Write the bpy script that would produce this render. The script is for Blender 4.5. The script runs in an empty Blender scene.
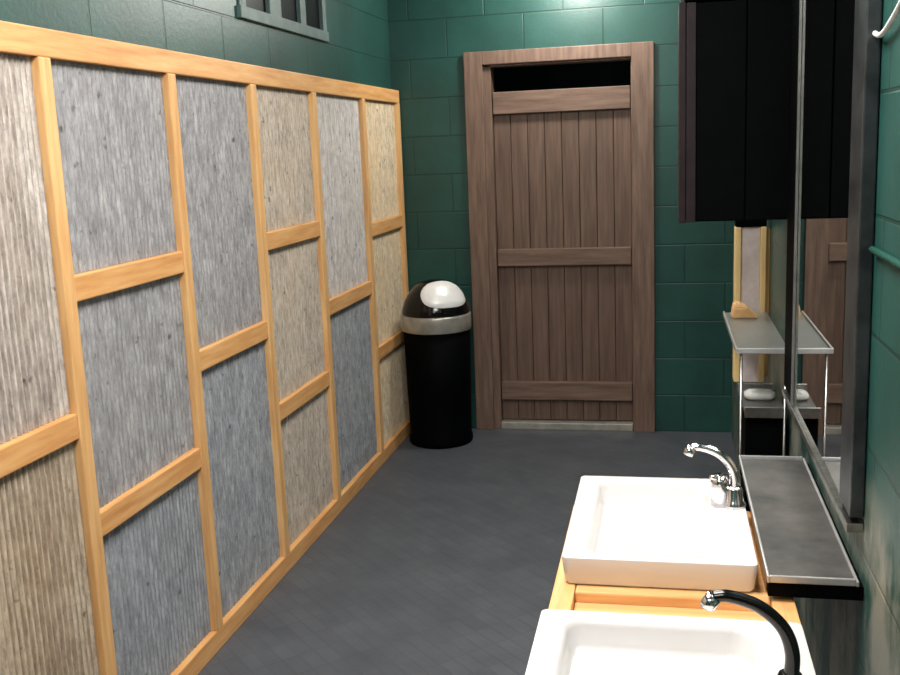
import bpy, bmesh, math, random
from mathutils import Matrix, Vector
random.seed(7)
sc = bpy.context.scene
col = sc.collection

# ------------------------------------------------ camera, world, light, exposure
F, YAW, PITCH, ROLL, H = 1014.76, 0.2115, 0.1851, -0.0408, 1.602
fw = Vector((-math.sin(YAW)*math.cos(PITCH), math.cos(YAW)*math.cos(PITCH), -math.sin(PITCH)))
r0 = Vector((math.cos(YAW), math.sin(YAW), 0)); u0 = r0.cross(fw)
rr = math.cos(ROLL)*r0 + math.sin(ROLL)*u0
uu = -math.sin(ROLL)*r0 + math.cos(ROLL)*u0
cam = bpy.data.cameras.new('camera'); cam.sensor_width = 36; cam.lens = F/900*36; cam.clip_start = .02
co = bpy.data.objects.new('camera', cam); col.objects.link(co)
co.matrix_world = Matrix(((rr.x, uu.x, -fw.x, 0), (rr.y, uu.y, -fw.y, 0), (rr.z, uu.z, -fw.z, H), (0, 0, 0, 1)))
sc.camera = co
w = bpy.data.worlds.new('night'); sc.world = w; w.use_nodes = True
w.node_tree.nodes['Background'].inputs[0].default_value = (.02, .022, .025, 1)
w.node_tree.nodes['Background'].inputs[1].default_value = 1.0
def area(name, loc, sx, sy, power, color, rot=(0, 0, 0)):
    l = bpy.data.lights.new(name, 'AREA'); l.shape = 'RECTANGLE'; l.size = sx; l.size_y = sy
    l.energy = power; l.color = color
    o = bpy.data.objects.new(name, l); o.location = loc; o.rotation_euler = rot; col.objects.link(o)
area('ceiling_light_near', (-.42, 1.6, 2.62), .8, .8, 46, (1, .96, .92))
area('ceiling_light_middle', (-.42, 3.15, 2.62), .6, .6, 20, (1, .95, .88))
area('ceiling_light_back', (-.5, -.4, 2.62), .8, .8, 26, (1, .96, .93))
lp = bpy.data.lights.new('globe_light_over_door', 'POINT'); lp.energy = 34; lp.color = (1, .96, .9); lp.shadow_soft_size = .1
lo_ = bpy.data.objects.new('globe_light_over_door', lp); lo_.location = (-.45, 5.15, 2.5); col.objects.link(lo_)
sc.view_settings.view_transform = 'Standard'
sc.view_settings.look = 'None'
sc.view_settings.gamma = 1
sc.view_settings.use_curve_mapping = False
sc.view_settings.exposure = 0.35

# ------------------------------------------------ materials
def srgb(c):
    return tuple(((v/255)/12.92 if v/255 <= .04045 else (((v/255)+.055)/1.055)**2.4) for v in c) + (1,)
class M:
    def __init__(s, name, base=(200, 200, 200), rough=.5, metal=0., spec=.5):
        s.m = bpy.data.materials.new(name); s.m.use_nodes = True
        s.nt = s.m.node_tree; s.b = s.nt.nodes['Principled BSDF']
        s.b.inputs['Base Color'].default_value = srgb(base)
        s.b.inputs['Roughness'].default_value = rough
        s.b.inputs['Metallic'].default_value = metal
        s.b.inputs['Specular IOR Level'].default_value = spec
    def n(s, t, **k):
        x = s.nt.nodes.new(t)
        for a, v in k.items(): setattr(x, a, v)
        return x
    def l(s, a, b): s.nt.links.new(a, b)
    def coord(s, scale=(1, 1, 1), rot=(0, 0, 0), loc=(0, 0, 0)):
        t = s.n('ShaderNodeTexCoord'); m = s.n('ShaderNodeMapping')
        m.inputs['Scale'].default_value = scale; m.inputs['Rotation'].default_value = rot
        m.inputs['Location'].default_value = loc
        s.l(t.outputs['Object'], m.inputs[0]); return m.outputs[0]
    def noise(s, vec, scale, detail=4, rough=.6):
        n = s.n('ShaderNodeTexNoise'); n.inputs['Scale'].default_value = scale
        n.inputs['Detail'].default_value = detail; n.inputs['Roughness'].default_value = rough
        s.l(vec, n.inputs['Vector']); return n.outputs['Fac']
    def ramp(s, fac, stops):
        r = s.n('ShaderNodeValToRGB'); e = r.color_ramp.elements
        while len(e) < len(stops): e.new(.5)
        for el, (p, c) in zip(e, stops): el.position = p; el.color = srgb(c)
        s.l(fac, r.inputs[0]); return r.outputs[0]
    def mix(s, fac, a, b, mode='MIX'):
        m = s.n('ShaderNodeMix', data_type='RGBA', blend_type=mode)
        for v, i in ((fac, 0), (a, 6), (b, 7)):
            if hasattr(v, 'links'): s.l(v, m.inputs[i])
            else: m.inputs[i].default_value = v
        return m.outputs[2]
    def bump(s, h, strength=.3, dist=.01, prev=None):
        b = s.n('ShaderNodeBump'); b.inputs['Strength'].default_value = strength
        b.inputs['Distance'].default_value = dist; s.l(h, b.inputs['Height'])
        if prev: s.l(prev, b.inputs['Normal'])
        return b.outputs[0]

def block_mat(name, axes, off, worn=False):
    m = M(name, rough=.38)
    t = m.n('ShaderNodeTexCoord'); sp = m.n('ShaderNodeSeparateXYZ'); cb = m.n('ShaderNodeCombineXYZ')
    m.l(t.outputs['Object'], sp.inputs[0]); m.l(sp.outputs[axes[0]], cb.inputs[0]); m.l(sp.outputs['Z'], cb.inputs[1])
    mp = m.n('ShaderNodeMapping'); mp.inputs['Location'].default_value = (off, 0, 0); m.l(cb.outputs[0], mp.inputs[0])
    br = m.n('ShaderNodeTexBrick'); m.l(mp.outputs[0], br.inputs['Vector'])
    for k, v in {'Scale': 1, 'Mortar Size': .005, 'Mortar Smooth': .6, 'Brick Width': .42, 'Row Height': .208, 'Bias': 0}.items():
        br.inputs[k].default_value = v
    br.inputs['Color1'].default_value = srgb((36, 82, 75)); br.inputs['Color2'].default_value = srgb((33, 77, 71))
    br.inputs['Mortar'].default_value = srgb((26, 62, 56))
    c = m.coord()
    n = m.noise(c, 3.5, 5)
    dk = m.ramp(n, [(.3, (205, 210, 208)), (.7, (255, 255, 255))])
    res = m.mix(1., br.outputs['Color'], dk, 'MULTIPLY')
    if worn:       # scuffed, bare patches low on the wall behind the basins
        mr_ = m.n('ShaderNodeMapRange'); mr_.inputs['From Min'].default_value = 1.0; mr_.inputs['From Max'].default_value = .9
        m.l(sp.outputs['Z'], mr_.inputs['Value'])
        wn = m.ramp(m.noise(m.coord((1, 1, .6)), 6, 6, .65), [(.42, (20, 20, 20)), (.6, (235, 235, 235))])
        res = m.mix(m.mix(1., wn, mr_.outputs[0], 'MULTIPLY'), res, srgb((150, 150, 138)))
    m.l(res, m.b.inputs['Base Color'])
    inv = m.n('ShaderNodeMath', operation='SUBTRACT'); inv.inputs[0].default_value = 1; m.l(br.outputs['Fac'], inv.inputs[1])
    b1 = m.bump(inv.outputs[0], .4, .003)
    b2 = m.bump(m.noise(c, 60, 5, .7), .25, .003, b1)
    m.l(b2, m.b.inputs['Normal'])
    return m.m
BLK_SIDE = block_mat('green painted block side', 'Y', -.03)
BLK_FAR = block_mat('green painted block end', 'X', .1)
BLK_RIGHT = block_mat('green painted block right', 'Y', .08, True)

def wood_mat(name, stops, grain='Z', rough=.5, sc_=1.):
    m = M(name, rough=rough)
    s = {'X': (1.2, 14, 14), 'Y': (14, 1.2, 14), 'Z': (14, 14, 1.2)}[grain]
    oi = m.n('ShaderNodeObjectInfo'); t = m.n('ShaderNodeTexCoord'); ad = m.n('ShaderNodeVectorMath', operation='ADD')
    ml = m.n('ShaderNodeMath', operation='MULTIPLY'); ml.inputs[1].default_value = 13.7
    m.l(oi.outputs['Random'], ml.inputs[0]); m.l(t.outputs['Object'], ad.inputs[0]); m.l(ml.outputs[0], ad.inputs[1])
    mp = m.n('ShaderNodeMapping'); mp.inputs['Scale'].default_value = [v*sc_ for v in s]; m.l(ad.outputs[0], mp.inputs[0])
    n = m.noise(mp.outputs[0], 3, 6, .6)
    m.l(m.ramp(n, stops), m.b.inputs['Base Color'])
    m.l(m.bump(n, .15, .003), m.b.inputs['Normal'])
    return m.m
PINE = [(.3, (210, 154, 98)), (.5, (228, 178, 118)), (.72, (240, 198, 140))]
PINE_Z = wood_mat('pine upright', PINE, 'Z'); PINE_Y = wood_mat('pine rail', [(.3, (208, 144, 86)), (.5, (225, 168, 106)), (.72, (238, 190, 130))], 'Y')
PINE_X = wood_mat('pine cross', PINE, 'X')
BROWN = [(.28, (90, 70, 60)), (.5, (115, 92, 79)), (.75, (138, 113, 98))]
PINE_PALE = wood_mat('pale pine edge', [(.3, (236, 196, 130)), (.5, (244, 212, 150)), (.72, (250, 224, 170))], 'Z')
DOOR_X = wood_mat('brown door rail', BROWN, 'X', .5)
DOOR_Z = wood_mat('brown door upright', BROWN, 'Z', .5)

def plank_mat():
    m = M('brown door planks', rough=.5)
    c = m.coord((22, 22, 1.2)); n = m.noise(c, 2.5, 6)
    base = m.ramp(n, [(.28, (84, 65, 56)), (.5, (105, 83, 71)), (.75, (124, 101, 87))])
    m.l(base, m.b.inputs['Base Color']); m.l(m.bump(n, .2, .003), m.b.inputs['Normal'])
    return m.m
PLANK = plank_mat()

def tin_mat(name, lo, mid, hi, stain, amt, ridge_shade=0.):
    m = M(name, rough=.75, metal=0., spec=.25)
    c1 = m.coord((1, 1.6, .7)); c2 = m.coord((60, 60, 14)); c3 = m.coord()
    n1 = m.noise(c1, 14, 9, .8); n2 = m.noise(c2, 1.6, 5, .7); n3 = m.noise(c3, 2.2, 3)
    base = m.ramp(n1, [(.3, lo), (.5, mid), (.68, hi)])
    st = m.ramp(n2, [(.35, (186, 184, 184)), (.6, (255, 255, 255))])
    base = m.mix(.85, base, st, 'MULTIPLY')
    k = m.ramp(n3, [(.42, (0, 0, 0)), (.68, (255*amt,)*3)])
    base = m.mix(k, base, srgb(stain))
    if ridge_shade:  # groove shading of the corrugation painted in as brown bands
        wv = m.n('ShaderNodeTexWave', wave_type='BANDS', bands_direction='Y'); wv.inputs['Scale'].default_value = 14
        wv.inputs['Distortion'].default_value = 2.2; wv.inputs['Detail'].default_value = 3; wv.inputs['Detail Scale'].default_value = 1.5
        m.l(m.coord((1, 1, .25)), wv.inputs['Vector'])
        base = m.mix(ridge_shade, base, m.ramp(wv.outputs['Fac'], [(.15, (150, 128, 108)), (.55, (255, 255, 255))]), 'MULTIPLY')
    sp = m.ramp(m.noise(c3, 24, 2), [(.24, (70, 68, 68)), (.34, (255, 255, 255))])
    base = m.mix(.7, base, sp, 'MULTIPLY')
    m.l(base, m.b.inputs['Base Color'])
    m.l(m.bump(n1, .3, .002), m.b.inputs['Normal'])
    return m.m
TIN_GREY = tin_mat('weathered tin grey', (136, 136, 140), (166, 166, 169), (194, 194, 195), (176, 168, 156), .35)
TIN_BLUE = tin_mat('weathered tin blue grey', (134, 139, 146), (163, 167, 173), (190, 194, 199), (180, 175, 166), .3)
TIN_WARM = tin_mat('weathered tin warm', (172, 160, 148), (204, 192, 178), (226, 216, 206), (214, 190, 156), .5)
TIN_PALE = tin_mat('weathered tin pale', (190, 184, 182), (216, 210, 208), (234, 229, 227), (206, 194, 172), .5)
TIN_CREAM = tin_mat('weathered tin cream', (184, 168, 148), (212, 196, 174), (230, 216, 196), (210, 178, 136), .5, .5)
TIN_PALE2 = tin_mat('weathered tin pale ridge shade', (182, 174, 168), (210, 202, 194), (230, 224, 218), (206, 190, 164), .5, .45)
TIN_YELLOW_LIT = tin_mat('weathered tin yellow lit end', (212, 192, 160), (234, 214, 184), (246, 232, 208), (236, 200, 148), .6)  # yellowish tin, with the stronger light at the far end put into its colour

def floor_mat():
    m = M('dark slate vinyl floor', rough=.5, spec=.4)
    c = m.coord((1, 1, 1), (0, 0, math.radians(45)))
    br = m.n('ShaderNodeTexBrick'); br.offset = 0; m.l(c, br.inputs['Vector'])
    for k, v in {'Scale': 1, 'Mortar Size': .006, 'Mortar Smooth': .8, 'Brick Width': .11, 'Row Height': .055}.items(): br.inputs[k].default_value = v
    br.inputs['Color1'].default_value = srgb((88, 92, 98)); br.inputs['Color2'].default_value = srgb((82, 86, 92)); br.inputs['Mortar'].default_value = srgb((81, 84, 90))
    n = m.noise(m.coord(), 5, 6)
    m.l(m.mix(1., br.outputs['Color'], m.ramp(n, [(.3, (215, 218, 222)), (.7, (255, 255, 255))]), 'MULTIPLY'), m.b.inputs['Base Color'])
    m.l(m.bump(br.outputs['Fac'], .25, .002), m.b.inputs['Normal'])
    return m.m
FLOOR = floor_mat()

def speckle(name, base, lo, rough, metal=0, scale=30, spec=.5):
    m = M(name, base, rough, metal, spec)
    m.l(m.ramp(m.noise(m.coord(), scale, 5), [(.35, lo), (.65, base)]), m.b.inputs['Base Color'])
    return m.m
CEIL = speckle('off white ceiling', (205, 205, 198), (190, 190, 184), .9)
CERAMIC = speckle('white ceramic', (219, 217, 216), (215, 212, 210), .18, 0, 6)
CHROME = speckle('polished chrome', (232, 232, 234), (220, 220, 224), .1, 1, 12)
STEEL = speckle('brushed steel', (190, 190, 188), (158, 156, 152), .3, 1, 40)
TRAY = speckle('dull steel tray', (120, 118, 115), (84, 84, 83), .42, .6, 7)
BLACK = speckle('satin black', (5, 6, 7), (3, 4, 5), .6, 0, 20, .03)
BLACKG = speckle('gloss black', (10, 10, 11), (7, 7, 8), .15, 0, 20)
DKRED = speckle('dark maroon trim', (36, 26, 30), (28, 20, 24), .5, 0, 20, .2)
GREYF = speckle('grey metal frame', (74, 78, 80), (48, 52, 54), .3, .6, 14)
PALEF = speckle('pale grey green window paint', (96, 118, 116), (78, 100, 98), .5, 0, 14)
GREENP = speckle('green pipe paint', (44, 96, 82), (36, 86, 74), .25, 0, 14)
PALEF2 = speckle('pale pinkish tin', (232, 220, 218), (212, 198, 196), .5, 0, 20)
GREYF2 = speckle('thin grey bead', (120, 122, 118), (96, 98, 96), .35, .5, 14)
RIMM = speckle('satin metal rim', (200, 200, 200), (180, 180, 180), .35, .6, 14)
WHITEP = speckle('pale plastic', (220, 222, 218), (200, 204, 200), .4, 0, 14)
TANW = speckle('tan wood', (250, 206, 148), (238, 186, 122), .35, 0, 20)
ALU = speckle('bright aluminium flap', (245, 245, 245), (236, 236, 236), .35, .1, 14)
SILVERB = speckle('silver band', (190, 186, 176), (160, 158, 150), .35, .5, 14)
def mirror_mat():
    m = M('mirror glass', (225, 228, 226), .015, 1.)
    m.l(m.ramp(m.noise(m.coord(), 3), [(.3, (216, 220, 218)), (.7, (228, 231, 229))]), m.b.inputs['Base Color']); return m.m
MIRROR = mirror_mat()
def glass_mat(name, tint, rough=.05):
    m = M(name, tint, rough)
    m.b.inputs['Transmission Weight'].default_value = 1; m.b.inputs['IOR'].default_value = 1.45
    m.l(m.ramp(m.noise(m.coord(), 8), [(.3, tuple(v*.94 for v in tint)), (.7, tint)]), m.b.inputs['Base Color']); return m.m
GLASS = glass_mat('shelf glass', (226, 232, 230), .3)
GLASS.node_tree.nodes['Principled BSDF'].inputs['Transmission Weight'].default_value = .9
PANE = speckle('dark night pane', (8, 9, 14), (5, 6, 9), .3, 0, 6, .1)

# ------------------------------------------------ mesh helpers
def finish(bm, name, mat, parent=None, smooth=False, kind=None, **props):
    bmesh.ops.recalc_face_normals(bm, faces=bm.faces)
    me = bpy.data.meshes.new(name); bm.to_mesh(me); bm.free()
    for mm in (mat if isinstance(mat, (list, tuple)) else [mat]): me.materials.append(mm)
    if smooth:
        for p in me.polygons: p.use_smooth = True
    o = bpy.data.objects.new(name, me); col.objects.link(o)
    if parent:
        o.parent = parent; o.matrix_parent_inverse = Matrix.Translation(-parent_loc(parent))
    if kind: o['kind'] = kind
    for k, v in props.items(): o[k] = v
    return o
def parent_loc(o):
    l = Vector(o.location)
    return l
def thing(name, loc, label, cat, group=None):
    o = bpy.data.objects.new(name, None); o.location = loc; o.empty_display_size = .1; col.objects.link(o)
    o['label'] = label; o['category'] = cat
    if group: o['group'] = group
    return o
def box(bm, x0, x1, y0, y1, z0, z1, bev=0., rot=None):
    g = bmesh.ops.create_cube(bm, size=1); vs = g['verts']
    c = Vector(((x0+x1)/2, (y0+y1)/2, (z0+z1)/2))
    for v in vs: v.co = Vector((v.co.x*(x1-x0), v.co.y*(y1-y0), v.co.z*(z1-z0)))
    if rot:
        for v in vs: v.co = rot @ v.co
    for v in vs: v.co += c
    if bev:
        es = list({e for v in vs for e in v.link_edges})
        bmesh.ops.bevel(bm, geom=es, offset=bev, segments=2, affect='EDGES', profile=.6)
    return bm
def B(*a, **k): return box(bmesh.new(), *a, **k)
def lathe(bm, prof, c, seg=48):
    rings = []
    for (r, z) in prof:
        if r < 1e-5: rings.append([bm.verts.new((c[0], c[1], c[2]+z))])
        else: rings.append([bm.verts.new((c[0]+r*math.cos(2*math.pi*i/seg), c[1]+r*math.sin(2*math.pi*i/seg), c[2]+z)) for i in range(seg)])
    for a, b in zip(rings, rings[1:]):
        for i in range(seg):
            j = (i+1) % seg
            if len(a) == 1 and len(b) == 1: continue
            if len(a) == 1: bm.faces.new((a[0], b[i], b[j]))
            elif len(b) == 1: bm.faces.new((a[i], a[j], b[0]))
            else: bm.faces.new((a[i], a[j], b[j], b[i]))
    return bm
def tube(bm, pts, rad, seg=14, flat=1.):
    pts = [Vector(p) for p in pts]; n = len(pts); rads = rad if isinstance(rad, (list, tuple)) else [rad]*n
    rings = []; up = None
    for i, p in enumerate(pts):
        t = (pts[min(i+1, n-1)]-pts[max(i-1, 0)]).normalized()
        if up is None:
            up = Vector((0, 1, 0)) if abs(t.y) < .9 else Vector((0, 0, 1))
        s = t.cross(up).normalized(); u = s.cross(t).normalized(); up = u
        rings.append([bm.verts.new(p+rads[i]*(math.cos(2*math.pi*k/seg)*s*flat+math.sin(2*math.pi*k/seg)*u)) for k in range(seg)])
    for a, b in zip(rings, rings[1:]):
        for k in range(seg): bm.faces.new((a[k], a[(k+1) % seg], b[(k+1) % seg], b[k]))
    bm.faces.new(rings[0]); bm.faces.new(rings[-1]); return bm
def spline(cp, n=8):
    P = [Vector(c) for c in cp]; P = [2*P[0]-P[1]]+P+[2*P[-1]-P[-2]]; out = []
    for i in range(1, len(P)-2):
        for k in range(n):
            t = k/n; a, b, c, d = P[i-1:i+3]
            out.append(.5*((2*b)+(c-a)*t+(2*a-5*b+4*c-d)*t*t+(3*b-a-3*c+d)*t**3))
    out.append(P[-2]); return out
def rrect(cx, cy, w_, h_, r, z, k=7):
    pts = []
    for sx, sy, a0 in ((1, 1, 0), (-1, 1, 90), (-1, -1, 180), (1, -1, 270)):
        for i in range(k+1):
            a = math.radians(a0+90*i/k)
            pts.append((cx+sx*(w_/2-r)+r*math.cos(a), cy+sy*(h_/2-r)+r*math.sin(a), z))
    return pts
def loft(bm, loops, cap0=True, cap1=True):
    L = [[bm.verts.new(p) for p in l] for l in loops]
    for a, b in zip(L, L[1:]):
        n = len(a)
        for i in range(n): bm.faces.new((a[i], a[(i+1) % n], b[(i+1) % n], b[i]))
    if cap0: bm.faces.new(L[0])
    if cap1: bm.faces.new(L[-1])
    return bm
def place(root):      # children meshes are written in world coordinates; shift so the root sits at its base
    pass

# ------------------------------------------------ room
XL, XR, YF, YB, ZC = -1.49, .36, 5.58, -1.3, 2.65
finish(B(XL-.15, XR+.15, YB-.15, YF+.6, -.1, 0), 'floor', FLOOR, kind='structure')
finish(B(XL-.15, XR+.15, YB-.15, YF+.15, ZC, ZC+.1), 'ceiling', CEIL, kind='structure')
WY0, WY1, WZ0, WZ1 = 3.56, 4.48, 2.125, 2.45
bm = bmesh.new()
box(bm, XL-.15, XL, YB, YF+.15, 0, WZ0); box(bm, XL-.15, XL, YB, YF+.15, WZ1, ZC)
box(bm, XL-.15, XL, YB, WY0, WZ0, WZ1); box(bm, XL-.15, XL, WY1, YF+.15, WZ0, WZ1)
finish(bm, 'wall_left', BLK_SIDE, kind='structure')
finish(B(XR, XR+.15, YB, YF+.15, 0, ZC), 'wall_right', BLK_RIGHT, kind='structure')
finish(B(XL, XR, YB-.15, YB, 0, ZC), 'wall_back', BLK_FAR, kind='structure')
DX0, DX1 = -.962, -.158
bm = bmesh.new()
box(bm, XL, DX0, YF, YF+.15, 0, ZC); box(bm, DX1, XR, YF, YF+.15, 0, ZC); box(bm, DX0, DX1, YF, YF+.15, 2.03, ZC)
finish(bm, 'wall_far', BLK_FAR, kind='structure')

# window high in the left wall
win = bpy.data.objects.new('window_1', None); win.location = (XL, (WY0+WY1)/2, WZ0); col.objects.link(win); win['kind'] = 'structure'
bm = bmesh.new()
for a, b_ in ((3.56, 3.60), (3.83, 3.95), (4.17, 4.235), (4.455, 4.48)): box(bm, XL-.02, XL+.008, a, b_, WZ0, WZ1, .003)
box(bm, XL-.07, XL+.016, 3.53, 4.5, WZ0-.04, WZ0+.004, .003); box(bm, XL-.07, XL+.012, 3.54, 4.5, WZ1-.02, WZ1+.04, .003)
box(bm, XL, XL+.008, 3.54, 3.56, WZ0, WZ1, .003); box(bm, XL, XL+.008, 4.48, 4.5, WZ0, WZ1, .003)
finish(bm, 'window_frame', PALEF, win)
for a, b_ in ((3.60, 3.83), (3.95, 4.17), (4.235, 4.455)):
    finish(B(XL-.018, XL-.01, a, b_, WZ0+.01, WZ1-.02), 'window_pane', PANE, win)

# door in the end wall
door = bpy.data.objects.new('door_1', None); door.location = (-.56, YF, 0); col.objects.link(door); door['kind'] = 'structure'
bm = bmesh.new()
box(bm, -1.056, -.955, YF-.03, YF, 0, 2.1, .004); box(bm, -.165, -.05, YF-.03, YF, 0, 2.1, .004)
box(bm, -.955, -.165, YF-.03, YF, 2.03, 2.1, .004)
finish(bm, 'door_frame', DOOR_Z, door)
bm = bmesh.new()
box(bm, -.962, -.915, YF+.0, YF+.12, 0, 2.03, .003)
box(bm, -.170, -.158, YF+.0, YF+.12, 0, 2.03, .003); box(bm, -.962, -.158, YF, YF+.12, 2.02, 2.032)
finish(bm, 'door_jamb', DOOR_Z, door)
bm = bmesh.new(); n = 8; x0 = -.914; x1 = -.171
for i in range(n):
    a = x0+(x1-x0)*i/n; b_ = x0+(x1-x0)*(i+1)/n
    box(bm, a+.0012, b_-.0012, YF+.045, YF+.065, .045, 1.885, .0035)
finish(bm, 'door_leaf', PLANK, door)
for z0, z1 in ((1.768, 1.886), (.935, 1.03), (.168, .272)):
    finish(B(x0+.004, x1-.003, YF+.012, YF+.045, z0, z1, .004), 'batten', DOOR_X, door)
bm = B(-.914, -.171, YF-.012, YF+.1, 0, .04, .004)
finish(bm, 'threshold', SILVERB, door, label='pale metal threshold')

# dark room past the door gap
bm = bmesh.new()
box(bm, XL, XR, YF+1.3, YF+1.4, 0, ZC); box(bm, XL-.1, XL, YF+.15, YF+1.4, 0, ZC); box(bm, XR, XR+.1, YF+.15, YF+1.4, 0, ZC)
finish(bm, 'wall_beyond', BLK_FAR, kind='structure')

# green painted pipe along right wall
bm = tube(bmesh.new(), [(XR-.008, .2, 1.395), (XR-.008, .9, 1.395), (XR-.008, 1.86, 1.40)], .006)
finish(bm, 'trim_1', GREENP, smooth=True, kind='structure')

# ------------------------------------------------ timber and tin panelling on left wall
XF = -1.442
pan = thing('wall_panelling', (-1.465, 3.0, 0), 'tall pine framed wall panelling filled with corrugated tin sheets along the green left wall', 'wall panelling')
S = [.35, .97, 1.588, 2.226, 2.868, 3.487, 4.135, 4.85, 5.51]; SW = .05
finish(B(XL+.001, XF, .35, 5.56, 1.852, 1.92, .004), 'top_rail', PINE_Y, pan)
bm = B(XL+.001, XF, .35, 5.56, 0, .07, .004)
finish(bm, 'bottom_rail', PINE_Y, pan)
for s in S: finish(B(XL+.001, XF+.001, s, s+SW, .07, 1.852, .004), 'stud', PINE_Z, pan)
def tin(y0, y1, z0, z1, mat, amp):
    bm = bmesh.new(); pitch = .0215; nn = int((y1-y0)/pitch*8); X = -1.464
    a = []; b_ = []
    for i in range(nn+1):
        y = y0+(y1-y0)*i/nn; x = X+amp*math.sin(2*math.pi*y/pitch)
        a.append(bm.verts.new((x, y, z0))); b_.append(bm.verts.new((x, y, z1)))
    for i in range(nn): bm.faces.new((a[i], a[i+1], b_[i+1], b_[i]))
    ex = bmesh.ops.extrude_face_region(bm, geom=list(bm.faces))
    for v in [g for g in ex['geom'] if isinstance(g, bmesh.types.BMVert)]: v.co.x -= .003
    o = finish(bm, 'tin_sheet', mat, pan, smooth=True)
    md = o.modifiers.new('e', 'EDGE_SPLIT'); md.split_angle = math.radians(55)
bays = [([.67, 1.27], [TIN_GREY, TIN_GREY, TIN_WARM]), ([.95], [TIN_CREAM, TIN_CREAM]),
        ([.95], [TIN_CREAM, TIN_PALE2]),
        ([.665, 1.29], [TIN_BLUE, TIN_GREY, TIN_GREY]),
        ([.965], [TIN_BLUE, TIN_GREY]),
        ([.63, 1.285], [TIN_WARM, TIN_WARM, TIN_WARM]),
        ([.93], [TIN_BLUE, TIN_PALE]),
        ([.575, 1.21], [TIN_YELLOW_LIT, TIN_YELLOW_LIT, TIN_YELLOW_LIT])]
for i, (rails, mats) in enumerate(bays):
    y0, y1 = S[i]+SW, S[i+1]; zs = [.07]
    for rz in rails:
        dz = .033
        finish(B(XL+.001, XF-.002, y0+.0005, y1-.0005, rz-dz, rz+dz, .004), 'cross_rail', PINE_Y, pan)
        zs += [rz-dz, rz+dz]
    zs.append(1.852)
    amp = .0042 if mats[0] is TIN_CREAM and i < 3 else .0017
    for k, mt in enumerate(mats): tin(y0+.001, y1-.001, zs[2*k]+.001, zs[2*k+1]-.001, mt, amp)

# ------------------------------------------------ bin
bx, by = -1.214, 5.32
bn = thing('waste_bin', (bx, by, 0), 'tall round black bin with silver band and shiny flap beside the brown door', 'bin')
c = (bx, by, 0)
finish(lathe(bmesh.new(), [(0, .004), (.165, .004), (.17, 0), (.176, .012), (.176, .035), (.17, .05), (.176, .3), (.182, .635), (0, .635)], c, 64), 'bin_body', BLACK, bn, smooth=True)
finish(lathe(bmesh.new(), [(.17, .632), (.187, .632), (.190, .638), (.190, .712), (.187, .72), (.17, .72)], c, 64), 'band', SILVERB, bn, smooth=True, label='silver band')
dome = [(.170, .721), (.185, .722), (.187, .732), (.181, .758), (.168, .795), (.146, .832), (.115, .868), (.08, .892), (.04, .902), (0, .904)]
finish(lathe(bmesh.new(), dome, c, 64), 'lid', BLACKG, bn, smooth=True)
def dome_r(z):
    for (ra, za), (rb, zb) in zip(dome[1:], dome[2:]):
        if za <= z <= zb: return ra+(rb-ra)*(z-za)/(zb-za)
    return 0
bm = bmesh.new(); NU, NV = 20, 14; az0 = math.radians(-58); top = []; g = []
fl_d = Vector((math.cos(az0)*math.cos(math.radians(42)), math.sin(az0)*math.cos(math.radians(42)), math.sin(math.radians(42))))
side = Vector((-math.sin(az0), math.cos(az0), 0)); upv = side.cross(fl_d)*-1
ctr = Vector((bx+.02, by, .74))
for j in range(NV+1):
    ring = []
    for i in range(NU*2):
        a = 2*math.pi*i/(NU*2); rr_ = j/NV
        ca, sa = math.cos(a), math.sin(a)
        d = (fl_d + side*(1.08*rr_*math.copysign(abs(ca)**.8, ca)) + upv*(.62*rr_*math.copysign(abs(sa)**.8, sa))).normalized()
        # march to the dome
        t = .05
        while t < .25:
            q = d*t; zz = ctr.z+q.z
            if zz > .9 or math.hypot(q.x+.02, q.y) > dome_r(zz): break
            t += .002
        t += .006*(1-rr_**6)+.002
        ring.append(bm.verts.new(ctr+d*t))
    g.append(ring)
for a_, b_ in zip(g[1:], g[2:]):
    for i in range(NU*2): bm.faces.new((a_[i], a_[(i+1) % (NU*2)], b_[(i+1) % (NU*2)], b_[i]))
bm.faces.new(g[1])
for v in g[0]: bm.verts.remove(v)
bmesh.ops.smooth_vert(bm, verts=bm.verts, factor=.5)
bmesh.ops.recalc_face_normals(bm, faces=bm.faces)
finish(bm, 'flap', ALU, bn, smooth=True, label='shiny silver push flap')

# ------------------------------------------------ basin counter
ct = thing('basin_counter', (0, 1.55, 0), 'light timber counter frame under the two white basins', 'counter')
ZT = .74
def cb(name, mat, *a, **k): return finish(B(*a, **k), name, mat, ct)
cb('side_beam', PINE_Y, -.215, -.172, .82, 2.35, ZT-.07, ZT, bev=.004)
cb('side_beam', PINE_Y, .197, .24, .82, 2.35, ZT-.07, ZT, bev=.004)
for y in (.82, 1.18, 1.862, 2.305): cb('cross_beam', PINE_X, -.171, .196, y, y+.042, ZT-.07, ZT-.001, bev=.004)
cb('board', PINE_X, -.171, .196, 1.66, 1.861, ZT-.05, ZT-.022, bev=.002)
cb('board', PINE_X, -.171, .196, 1.905, 2.304, ZT-.05, ZT-.022, bev=.002)
cb('board', PINE_X, -.171, .196, .863, 1.179, ZT-.05, ZT-.022, bev=.002)
for x in (-.205, .19):
    for y in (.84, 2.28): cb('leg', PINE_Z, x, x+.045, y, y+.045, 0, ZT-.071, bev=.004)

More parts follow.
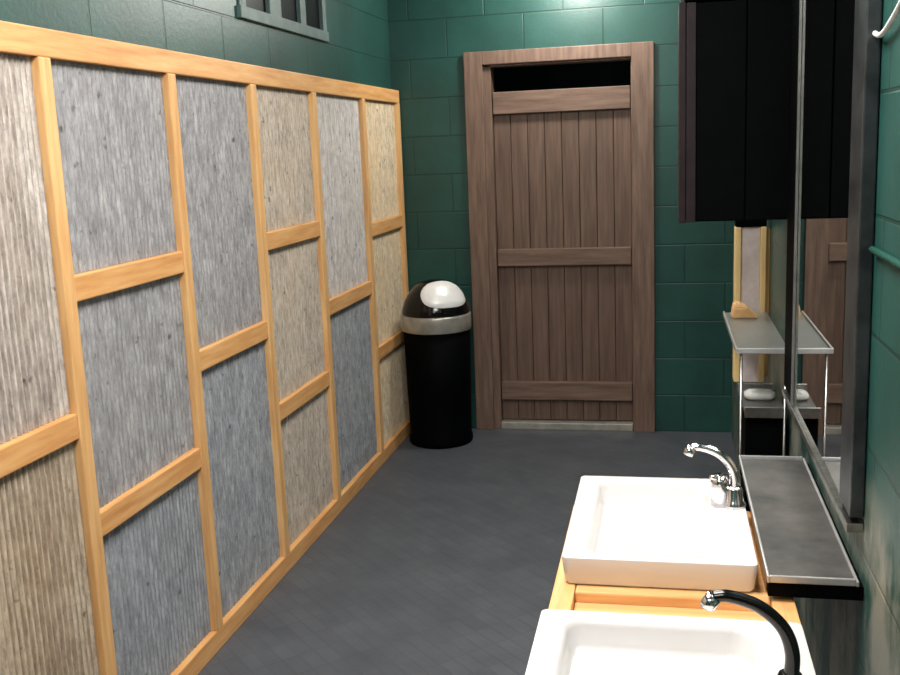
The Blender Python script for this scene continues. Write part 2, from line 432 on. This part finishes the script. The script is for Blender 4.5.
def basin(x0, x1, y0, y1, label):
    cx, cy, W, L = (x0+x1)/2, (y0+y1)/2, x1-x0, y1-y0
    b = thing('wash_basin', (cx, cy, ZT), label, 'basin', None)
    z = .80
    ix0, ix1, iy0, iy1 = x0+.05, x1-.085, y0+.04, y1-.035
    lo = [rrect(cx, cy, W-.02, L-.02, .012, ZT+.001), rrect(cx, cy, W-.012, L-.012, .015, ZT+.006),
          rrect(cx, cy, W-.002, L-.002, .012, z-.006), rrect(cx, cy, W-.003, L-.003, .012, z-.0015), rrect(cx, cy, W-.010, L-.010, .010, z)]
    # bowl opening: wide ledge on the wall side, narrower rims elsewhere
    ix0, ix1, iy0, iy1 = x0+.05, x1-.085, y0+.04, y1-.035
    icx, icy, iw, il = (ix0+ix1)/2, (iy0+iy1)/2, ix1-ix0, iy1-iy0
    lo += [rrect(icx, icy, iw+.012, il+.012, .03, z), rrect(icx, icy, iw+.004, il+.004, .03, z-.003), rrect(icx, icy, iw-.004, il-.004, .03, z-.012),
           rrect(icx, icy, iw-.01, il-.01, .03, z-.042), rrect(icx, icy, iw-.022, il-.022, .034, z-.051), rrect(icx, icy, iw*.4, il*.4, .03, z-.055), rrect(icx, icy, .05, .05, .024, z-.0565)]
    finish(loft(bmesh.new(), lo), 'basin_body', CERAMIC, b, smooth=False)
    o = b.children[0] if b.children else col.objects[-1]
    finish(lathe(bmesh.new(), [(0, .004), (.014, .004), (.022, .002), (.024, 0)], (icx, icy, z-.056), 24), 'drain', CERAMIC, b, smooth=True)
    return b
basin(-.200, .176, 1.885, 2.395, 'far white square-edged ceramic basin under the chrome tap')
basin(-.212, .225, 1.13, 1.66, 'near white ceramic basin cut by the photo bottom, under the black tap')
for o in list(col.objects):
    if o.name.startswith('basin_body'):
        for p_ in o.data.polygons: p_.use_smooth = len(p_.vertices) == 4
        md = o.modifiers.new('e', 'EDGE_SPLIT'); md.split_angle = math.radians(40)

def tap(x, y, mat, label, knob, k=1.):
    t = thing('tap', (x, y, .8), label, 'tap')
    z = .8
    cp = [(x, y, z+.03), (x+.002, y, z+.075*k), (x-.012*k, y, z+.115*k), (x-.045*k, y, z+.145*k), (x-.085*k, y, z+.158*k), (x-.108*k, y, z+.156*k)]
    n_ = len(spline(cp)); finish(tube(bmesh.new(), spline(cp), [.011-.0025*i/n_ for i in range(n_)], 16), 'spout', mat, t, smooth=True)
    finish(lathe(bmesh.new(), [(0, 0), (.026, 0), (.026, .006), (.02, .012), (.018, .04), (.016, .044), (0, .044)], (x, y, z+.0005), 32), 'base', mat, t, smooth=True)
    finish(tube(bmesh.new(), [(x-.106*k, y, z+.157*k), (x-.106*k-.007, y, z+.157*k-.01), (x-.106*k-.01, y, z+.157*k-.017)], .0115, 16), 'spout_tip', CHROME, t, smooth=True, label='bright metal spout tip')
    if knob:
        finish(tube(bmesh.new(), [(x-.03, y-.0, z+.0), (x-.03, y-.0, z+.055), (x-.03, y, z+.07)], [.019, .020, .015], 20), 'handle', mat, t, smooth=True)
        finish(tube(bmesh.new(), [(x-.03, y, z+.06), (x-.05, y-.03, z+.075)], [.007, .005], 10), 'lever', mat, t, smooth=True)
tap(.150, 2.21, CHROME, 'chrome curved tap rising behind the far white basin', True, .84)
tap(.176, 1.40, BLACKG, 'black curved tap arching over the near white basin', False)

# ------------------------------------------------ near steel tray shelf
ZS = .785
ts = thing('tray_shelf', (.27, 2.22, ZS-.03), 'grey metal tray shelf with a bright rim on the wall beside the far basin', 'shelf')
finish(B(.193, .345, 1.863, 2.6, ZS-.004, ZS, .001), 'tray', TRAY, ts)
bm = bmesh.new()
box(bm, .188, .193, 1.855, 2.61, ZS-.006, ZS+.008, .002); box(bm, .345, .350, 1.855, 2.61, ZS-.006, ZS+.004, .0015)
box(bm, .193, .345, 1.857, 1.863, ZS-.006, ZS+.008, .002); box(bm, .193, .345, 2.602, 2.61, ZS-.006, ZS+.008, .002)
finish(bm, 'rim', RIMM, ts, label='bright metal rim')
bm = bmesh.new(); box(bm, .190, XR-.001, 1.86, 1.89, ZS-.035, ZS-.007, .002); box(bm, .190, XR-.001, 2.57, 2.6, ZS-.035, ZS-.007, .002); box(bm, .33, XR-.001, 1.891, 2.569, ZS-.035, ZS-.007, .002)
finish(bm, 'bracket', BLACK, ts, label='black support frame')

# ------------------------------------------------ far glass topped shelf unit
su = thing('shelf_unit', (.27, 3.31, 0), 'narrow glass-topped metal shelf unit with black base beyond the grey tray', 'shelf unit')
X0, X1, Y0, Y1 = .212, .325, 2.975, 3.63
finish(B(X0+.022, XR-.012, Y0+.02, 3.27, .0, .79, .004), 'base_cabinet', BLACK, su)
for x in (X0+.001, XR-.024):
    for y in (Y0+.008,): finish(tube(bmesh.new(), [(x+.006, y, 0), (x+.006, y, .5), (x+.006, y, .985)], .004, 12), 'post', STEEL, su, smooth=True)
finish(B(X0+.02, XR-.012, Y0+.009, 3.27, .795, .804), 'tray', TRAY, su)
for ya, yb in ((Y0, Y0+.008), (3.271, 3.279)): finish(B(X0+.018, XR-.022, ya, yb, .792, .825, .002), 'tray_rim', STEEL, su)
finish(B(X0-.002, XR-.01, Y0+.006, Y1, .987, .995, .002), 'glass_top', GLASS, su, label='clear glass top')
bm = bmesh.new(); box(bm, X0-.004, XR-.01, Y0-.004, Y0+.005, .984, 1.0, .002); box(bm, X0-.010, X0-.003, Y0-.004, Y1, .984, 1.0, .002)
finish(bm, 'glass_rim', RIMM, su, label='bright metal rim')
o = finish(loft(bmesh.new(), [rrect(.287, 3.16, .07, .05, .015, .8045), rrect(.287, 3.16, .09, .065, .02, .812), rrect(.287, 3.16, .09, .065, .02, .822), rrect(.287, 3.16, .07, .045, .015, .83)]), 'soap_bar', WHITEP, smooth=True)
o['label'] = 'small pale soap bar on the lower tray of the glass-topped shelf unit'; o['category'] = 'soap'
bm = bmesh.new()
L0 = [(.225, 3.50, .996), (.315, 3.50, .996), (.315, 3.575, .996), (.225, 3.575, .996)]
loft(bm, [L0, [(.228, 3.50, 1.03), (.275, 3.50, 1.032), (.275, 3.575, 1.032), (.228, 3.575, 1.03)], [(.234, 3.505, 1.046), (.246, 3.505, 1.047), (.246, 3.57, 1.047), (.234, 3.57, 1.046)]])
bmesh.ops.bevel(bm, geom=list(bm.edges), offset=.004, segments=2, affect='EDGES')
o = finish(bm, 'wooden_wedge', TANW); o['label'] = 'small pale wooden wedge on the clear glass shelf top'; o['category'] = 'wooden block'

# ------------------------------------------------ pine edged stub partition below black cabinet
sp = thing('partition', (.3, 3.69, .74), 'slim pine-edged partition with a pale tin face under the black cabinet', 'partition')
finish(B(.243, .263, 3.65, 3.72, .74, 1.29, .003), 'stile', PINE_PALE, sp); finish(B(.327, .347, 3.65, 3.72, .74, 1.29, .003), 'stile', PINE_PALE, sp)
finish(B(.264, .326, 3.655, 3.71, .74, 1.289, .001), 'tin_face', PALEF2, sp, label='pale tin face')
finish(B(.243, .347, 3.65, 3.72, 1.291, 1.362, .004), 'cap', BLACK, sp, label='black cap')

finish(B(.3475, XR-.0005, 3.66, 3.71, .76, 1.28, .001), 'wall_batten', PINE_Z, sp)

# ------------------------------------------------ black wall cabinet
bc = thing('wall_cabinet', (.2, 3.1, 1.365), 'large black box cabinet mounted on the right wall before the mirror', 'cabinet')
finish(B(.062, XR-.001, 2.99, 3.2, 1.365, 1.965, .004), 'cabinet_body', BLACK, bc)
finish(B(.042, .061, 2.985, 3.205, 1.362, 1.968, .003), 'side_panel', DKRED, bc, label='dark maroon side panel')
finish(B(.062, .088, 2.981, 2.9895, 1.364, 1.966, .002), 'stile', DKRED, bc, label='dark maroon stile')
for xa, xb in ((.090, .222), (.225, XR-.003)): finish(B(xa, xb, 2.978, 2.9895, 1.368, 1.963, .003), 'cabinet_door', BLACK, bc)
finish(B(.055, XR-.002, 2.98, 3.21, 1.969, 2.12, .004), 'top_box', BLACK, bc)
finish(B(.044, .054, 2.978, 2.99, 1.969, 1.995, .002), 'corner_glint', CHROME, bc, label='bright chip added as a corner highlight')  # chrome chip added to stand in for a white highlight on the corner

# ------------------------------------------------ mirror
mr = thing('wall_mirror', (.345, 2.3, .9), 'tall framed mirror on the right green wall above the tray shelf', 'mirror')
MX = .336; MZ0, MZ1, MY0, MY1 = .893, 2.05, 1.995, 2.73
finish(B(MX, XR-.001, MY0-.02, MY1+.02, MZ0-.01, MZ1+.01), 'glass', MIRROR, mr)
finish(B(MX-.003, XR-.002, MY0-.115, MY0-.001, MZ0+.01, MZ1, .003), 'near_stile', GREYF, mr, label='grey metal stile')
finish(B(MX-.004, XR-.002, MY1+.016, MY1+.2, MZ0+.01, MZ1, .003), 'far_stile', BLACK, mr, label='wide black stile')
finish(B(MX-.007, MX-.0005, MY1+.004, MY1+.015, MZ0, MZ1, .001), 'bead', GREYF2, mr, label='thin bright bead')
bm = bmesh.new(); box(bm, MX-.008, XR-.002, MY0-.115, MY1+.2, MZ0-.018, MZ0-.001, .002)
finish(bm, 'bottom_rail', STEEL, mr)
finish(B(MX-.003, XR-.002, MY0-.115, MY1+.2, MZ1+.001, MZ1+.04, .002), 'top_rail', BLACK, mr)

# pale cable high on the right wall
cp = [(XR-.012, 1.945, 1.795), (XR-.012, 1.90, 1.768), (XR-.012, 1.84, 1.755), (XR-.012, 1.77, 1.765), (XR-.012, 1.66, 1.80), (XR-.012, 1.5, 1.88)]
o = finish(tube(bmesh.new(), spline(cp), .0045, 10), 'cable', WHITEP, smooth=True)
o['label'] = 'short pale cable running up the green wall at the mirror edge'; o['category'] = 'cable'

# the left wall leans very slightly into the room towards its far end
pv = Vector((XL, 2.2, 0)); T = Matrix.Translation(pv) @ Matrix.Rotation(-.0055, 4, 'Z') @ Matrix.Translation(-pv)
for o in col.objects:
    if o.parent is None and o.name in ('wall_left', 'window_1', 'wall_panelling'): o.matrix_world = T @ Matrix.Translation(o.location)
